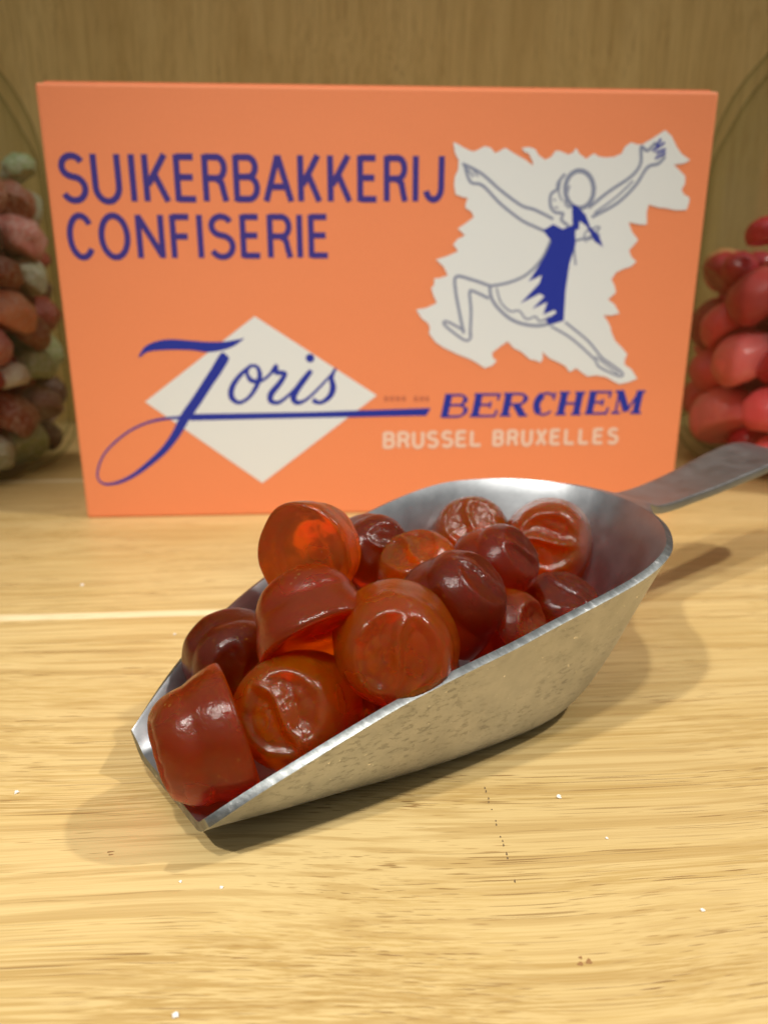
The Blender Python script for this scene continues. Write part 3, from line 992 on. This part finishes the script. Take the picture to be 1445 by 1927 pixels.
LEFT = [(-183.6, 411.3, 146.7, 6.1, 'green'), (-185.9, 403.2, 114.4, 9.9, 'rose'), (-186.1, 421.5, 103.3, 5.8, 'red'), (-184.0, 406.7, 96.7, 7.4, 'grey'),
        (-186.6, 382.7, 79.8, 9.9, 'salmon'), (-192.5, 415.8, 58.3, 11.4, 'green'), (-183.1, 398.7, 32.5, 7.5, 'mauve'), (-185.0, 374.5, 50.2, 6.3, 'white'),
        (-188.5, 378.2, 30.4, 9.2, 'rust'), (-189.7, 388.1, 15.0, 9.0, 'green'), (-195.5, 366.6, 14.5, 8.0, 'grey'), (-187.7, 409.3, 14.3, 6.7, 'dark'),
        (-184.4, 400.7, 130.1, 7.7, 'rust'), (-187.4, 421.3, 77.6, 7.5, 'red')]
RIGHT = [(179.7, 385.9, 56.6, 13.0, 'pink'), (178.3, 399.8, 26.0, 13.8, 'pink'), (187.6, 368.0, 34.7, 11.1, 'rose'), (178.2, 426.3, 32.9, 10.0, 'rose'),
         (180.6, 425.5, 71.8, 12.5, 'red'), (180.7, 384.7, 87.1, 11.8, 'dusty'), (177.9, 427.0, 101.9, 7.5, 'amber'), (176.9, 380.1, 115.9, 6.7, 'red'),
         (188.6, 391.0, 15.0, 8.2, 'red'), (191.4, 368.7, 14.0, 8.0, 'rose'), (174.8, 396.5, 100.8, 6.6, 'red')]


def sweet(name, r, seed, mat, lump, squash):
    rnd = random.Random(seed)
    off = Vector([rnd.uniform(-40, 40) for _ in range(3)])
    bm = bmesh.new()
    bmesh.ops.create_icosphere(bm, subdivisions=4, radius=1.0)
    for v in bm.verts:
        p = v.co.copy()
        # rounded, slightly boxy pressed sweet with a flat foot
        f = 1 + lump * noise.fractal(p * 1.6 + off, 1.0, 2.0, 3)
        q = Vector((p.x, p.y, max(p.z, -0.55) * squash)) * f
        v.co = q * r * K
    for f in bm.faces: f.smooth = True
    me = bpy.data.meshes.new(name); bm.to_mesh(me); bm.free()
    me.materials.append(mat)
    o = bpy.data.objects.new(name, me); COL.objects.link(o)
    o.rotation_euler = [rnd.uniform(-0.8, 0.8) for _ in range(2)] + [rnd.uniform(0, 6.28)]
    return o


WHERE_L = ['small dark green sugared sweet topmost in the left jar', 'dusty rose sweet below the top of the left jar heap', 'small red sweet right of the dusty rose one in the left jar',
           'grey-green sugared sweet above the large green one in the left jar', 'salmon sweet at the left picture edge above the large green one',
           'large sugared green sweet halfway down the left jar', 'mauve-brown sweet below the large green one in the left jar', 'whitish sugared sweet at the left edge under the salmon one',
           'rust-red sweet beneath the whitish one in the left jar', 'green sugared sweet lowest against the left jar glass', 'grey sweet at the bottom left of the left jar',
           'dark brown sweet at the right foot of the left jar', 'rust sweet just under the topmost green one in the left jar', 'red sweet at right beside the large green one in the left jar']
WHERE_R = ['large pale pink round gum halfway up the right jar', 'pink gum under the large pale pink one in the right jar', 'rose gum at the right picture edge below the pale pink one',
           'rose gum against the left side of the right jar near the box', 'deep red gum left above the pale pink one in the right jar', 'dusty red gum directly above the pale pink one',
           'pale amber gum at the top left of the right jar heap', 'red pointed gum topmost in the right jar', 'deep red gum at the bottom of the right jar',
           'rose gum behind the scoop handle in the right jar', 'small red gum just under the topmost in the right jar']
for i, (x, y, z, r, c) in enumerate(LEFT):
    o = sweet('sugared_sweet', r * 1.42, 300 + i, SW[c], 0.13, 0.85)
    o.location = Vector((x + 4, y, z)) * K
    tag(o, WHERE_L[i], 'candy', 'sugared sweets in the left jar')
for i, (x, y, z, r, c) in enumerate(RIGHT):
    o = sweet('pink_gum', r * 1.28, 400 + i, RD[c], 0.06, 0.88)
    o.location = Vector((x, y, z)) * K
    tag(o, WHERE_R[i], 'candy', 'pink and red gums in the right jar')


def fill(name, cx, cy, placed, zmax, rr, mats, label, group, seed, n, lump):
    rnd = random.Random(seed); cnt = 0
    sx = -1 if cx > 0 else 1
    for _ in range(9000):
        if cnt >= n: break
        r = rnd.uniform(*rr)
        a = rnd.uniform(-math.pi * .75, math.pi * .55)
        R_ = 76.0 - r if rnd.random() < .7 else rnd.uniform(25, 72.5 - r)
        x = cx + sx * abs(R_ * math.cos(a)); y = cy + R_ * math.sin(a); z = rnd.uniform(8 + r, zmax)
        if any((x - p[0]) ** 2 + (y - p[1]) ** 2 + (z - p[2]) ** 2 < ((r + p[3]) * .74) ** 2 for p in placed): continue
        placed.append((x, y, z, r)); cnt += 1
        o = sweet(name, r, seed * 100 + cnt, rnd.choice(mats), lump, 0.85)
        o.location = Vector((x, y, z)) * K
        tag(o, label, 'candy', group)


fill('sugared_sweet', *LJ, [(p[0] + 4, p[1], p[2], p[3] * 1.25) for p in LEFT], 140, (10.5, 13), [SW['grey'], SW['red'], SW['rust'], SW['mauve'], SW['green'], SW['rose'], SW['red'], SW['dark']],  # the dark ones put the shade between jar and box into sweet colour
     'sugared sweet behind the front ones in the left jar', 'back row of sugared sweets in the left jar', 7, 110, 0.13)
fill('pink_gum', *RJ, [(*p[:3], p[3] * 1.15) for p in RIGHT], 100, (11.5, 15), [RD['red'], RD['red'], RD['rose'], RD['dusty']],
     'gum behind the front ones in the right jar', 'back row of gums in the right jar', 8, 85, 0.06)

# ------------------------------------------------------------------ sugar crumbs
SUGAR = plain('sugar', (0.85, 0.83, 0.78), 0.35)
CR = [(34.7, 128.6, .55, 'white sugar crumb on the shelf right of the scoop'), (-73.5, 130.0, .5, 'white sugar crumb on the shelf left of the scoop lip'),
      (-29.2, 81.7, .55, 'white sugar crumb at the bottom left of the picture'), (-27.5, 105.2, .35, 'tiny sugar crumb below the scoop lip'),
      (52.0, 100.3, .42, 'sugar crumb at the right picture edge'), (41.0, 117.0, .3, 'tiny sugar crumb right of the pencil dashes'),
      (-60.0, 200.0, .45, 'sugar crumb left of the scoop near the pale board joint'), (-100.0, 236.0, .6, 'sugar crumb on the shelf in front of the left jar'),
      (-34.8, 106.5, .3, 'speck of sugar left below the scoop lip')]
for i, (x, y, r, lab) in enumerate(CR):
    bm = bmesh.new(); bmesh.ops.create_icosphere(bm, subdivisions=2, radius=1)
    for v in bm.verts: v.co = v.co * (1 + .8 * noise.noise(v.co * 1.7 + Vector((i * 3.3, 0, 0)))) * r * .85 * K; v.co.z *= .5
    me = bpy.data.meshes.new('sugar_crumb'); bm.to_mesh(me); bm.free(); me.materials.append(SUGAR)
    o = bpy.data.objects.new('sugar_crumb', me); COL.objects.link(o); o.location = (x * K, y * K, r * .45 * K)
    tag(o, lab, 'crumb', 'sugar crumbs')
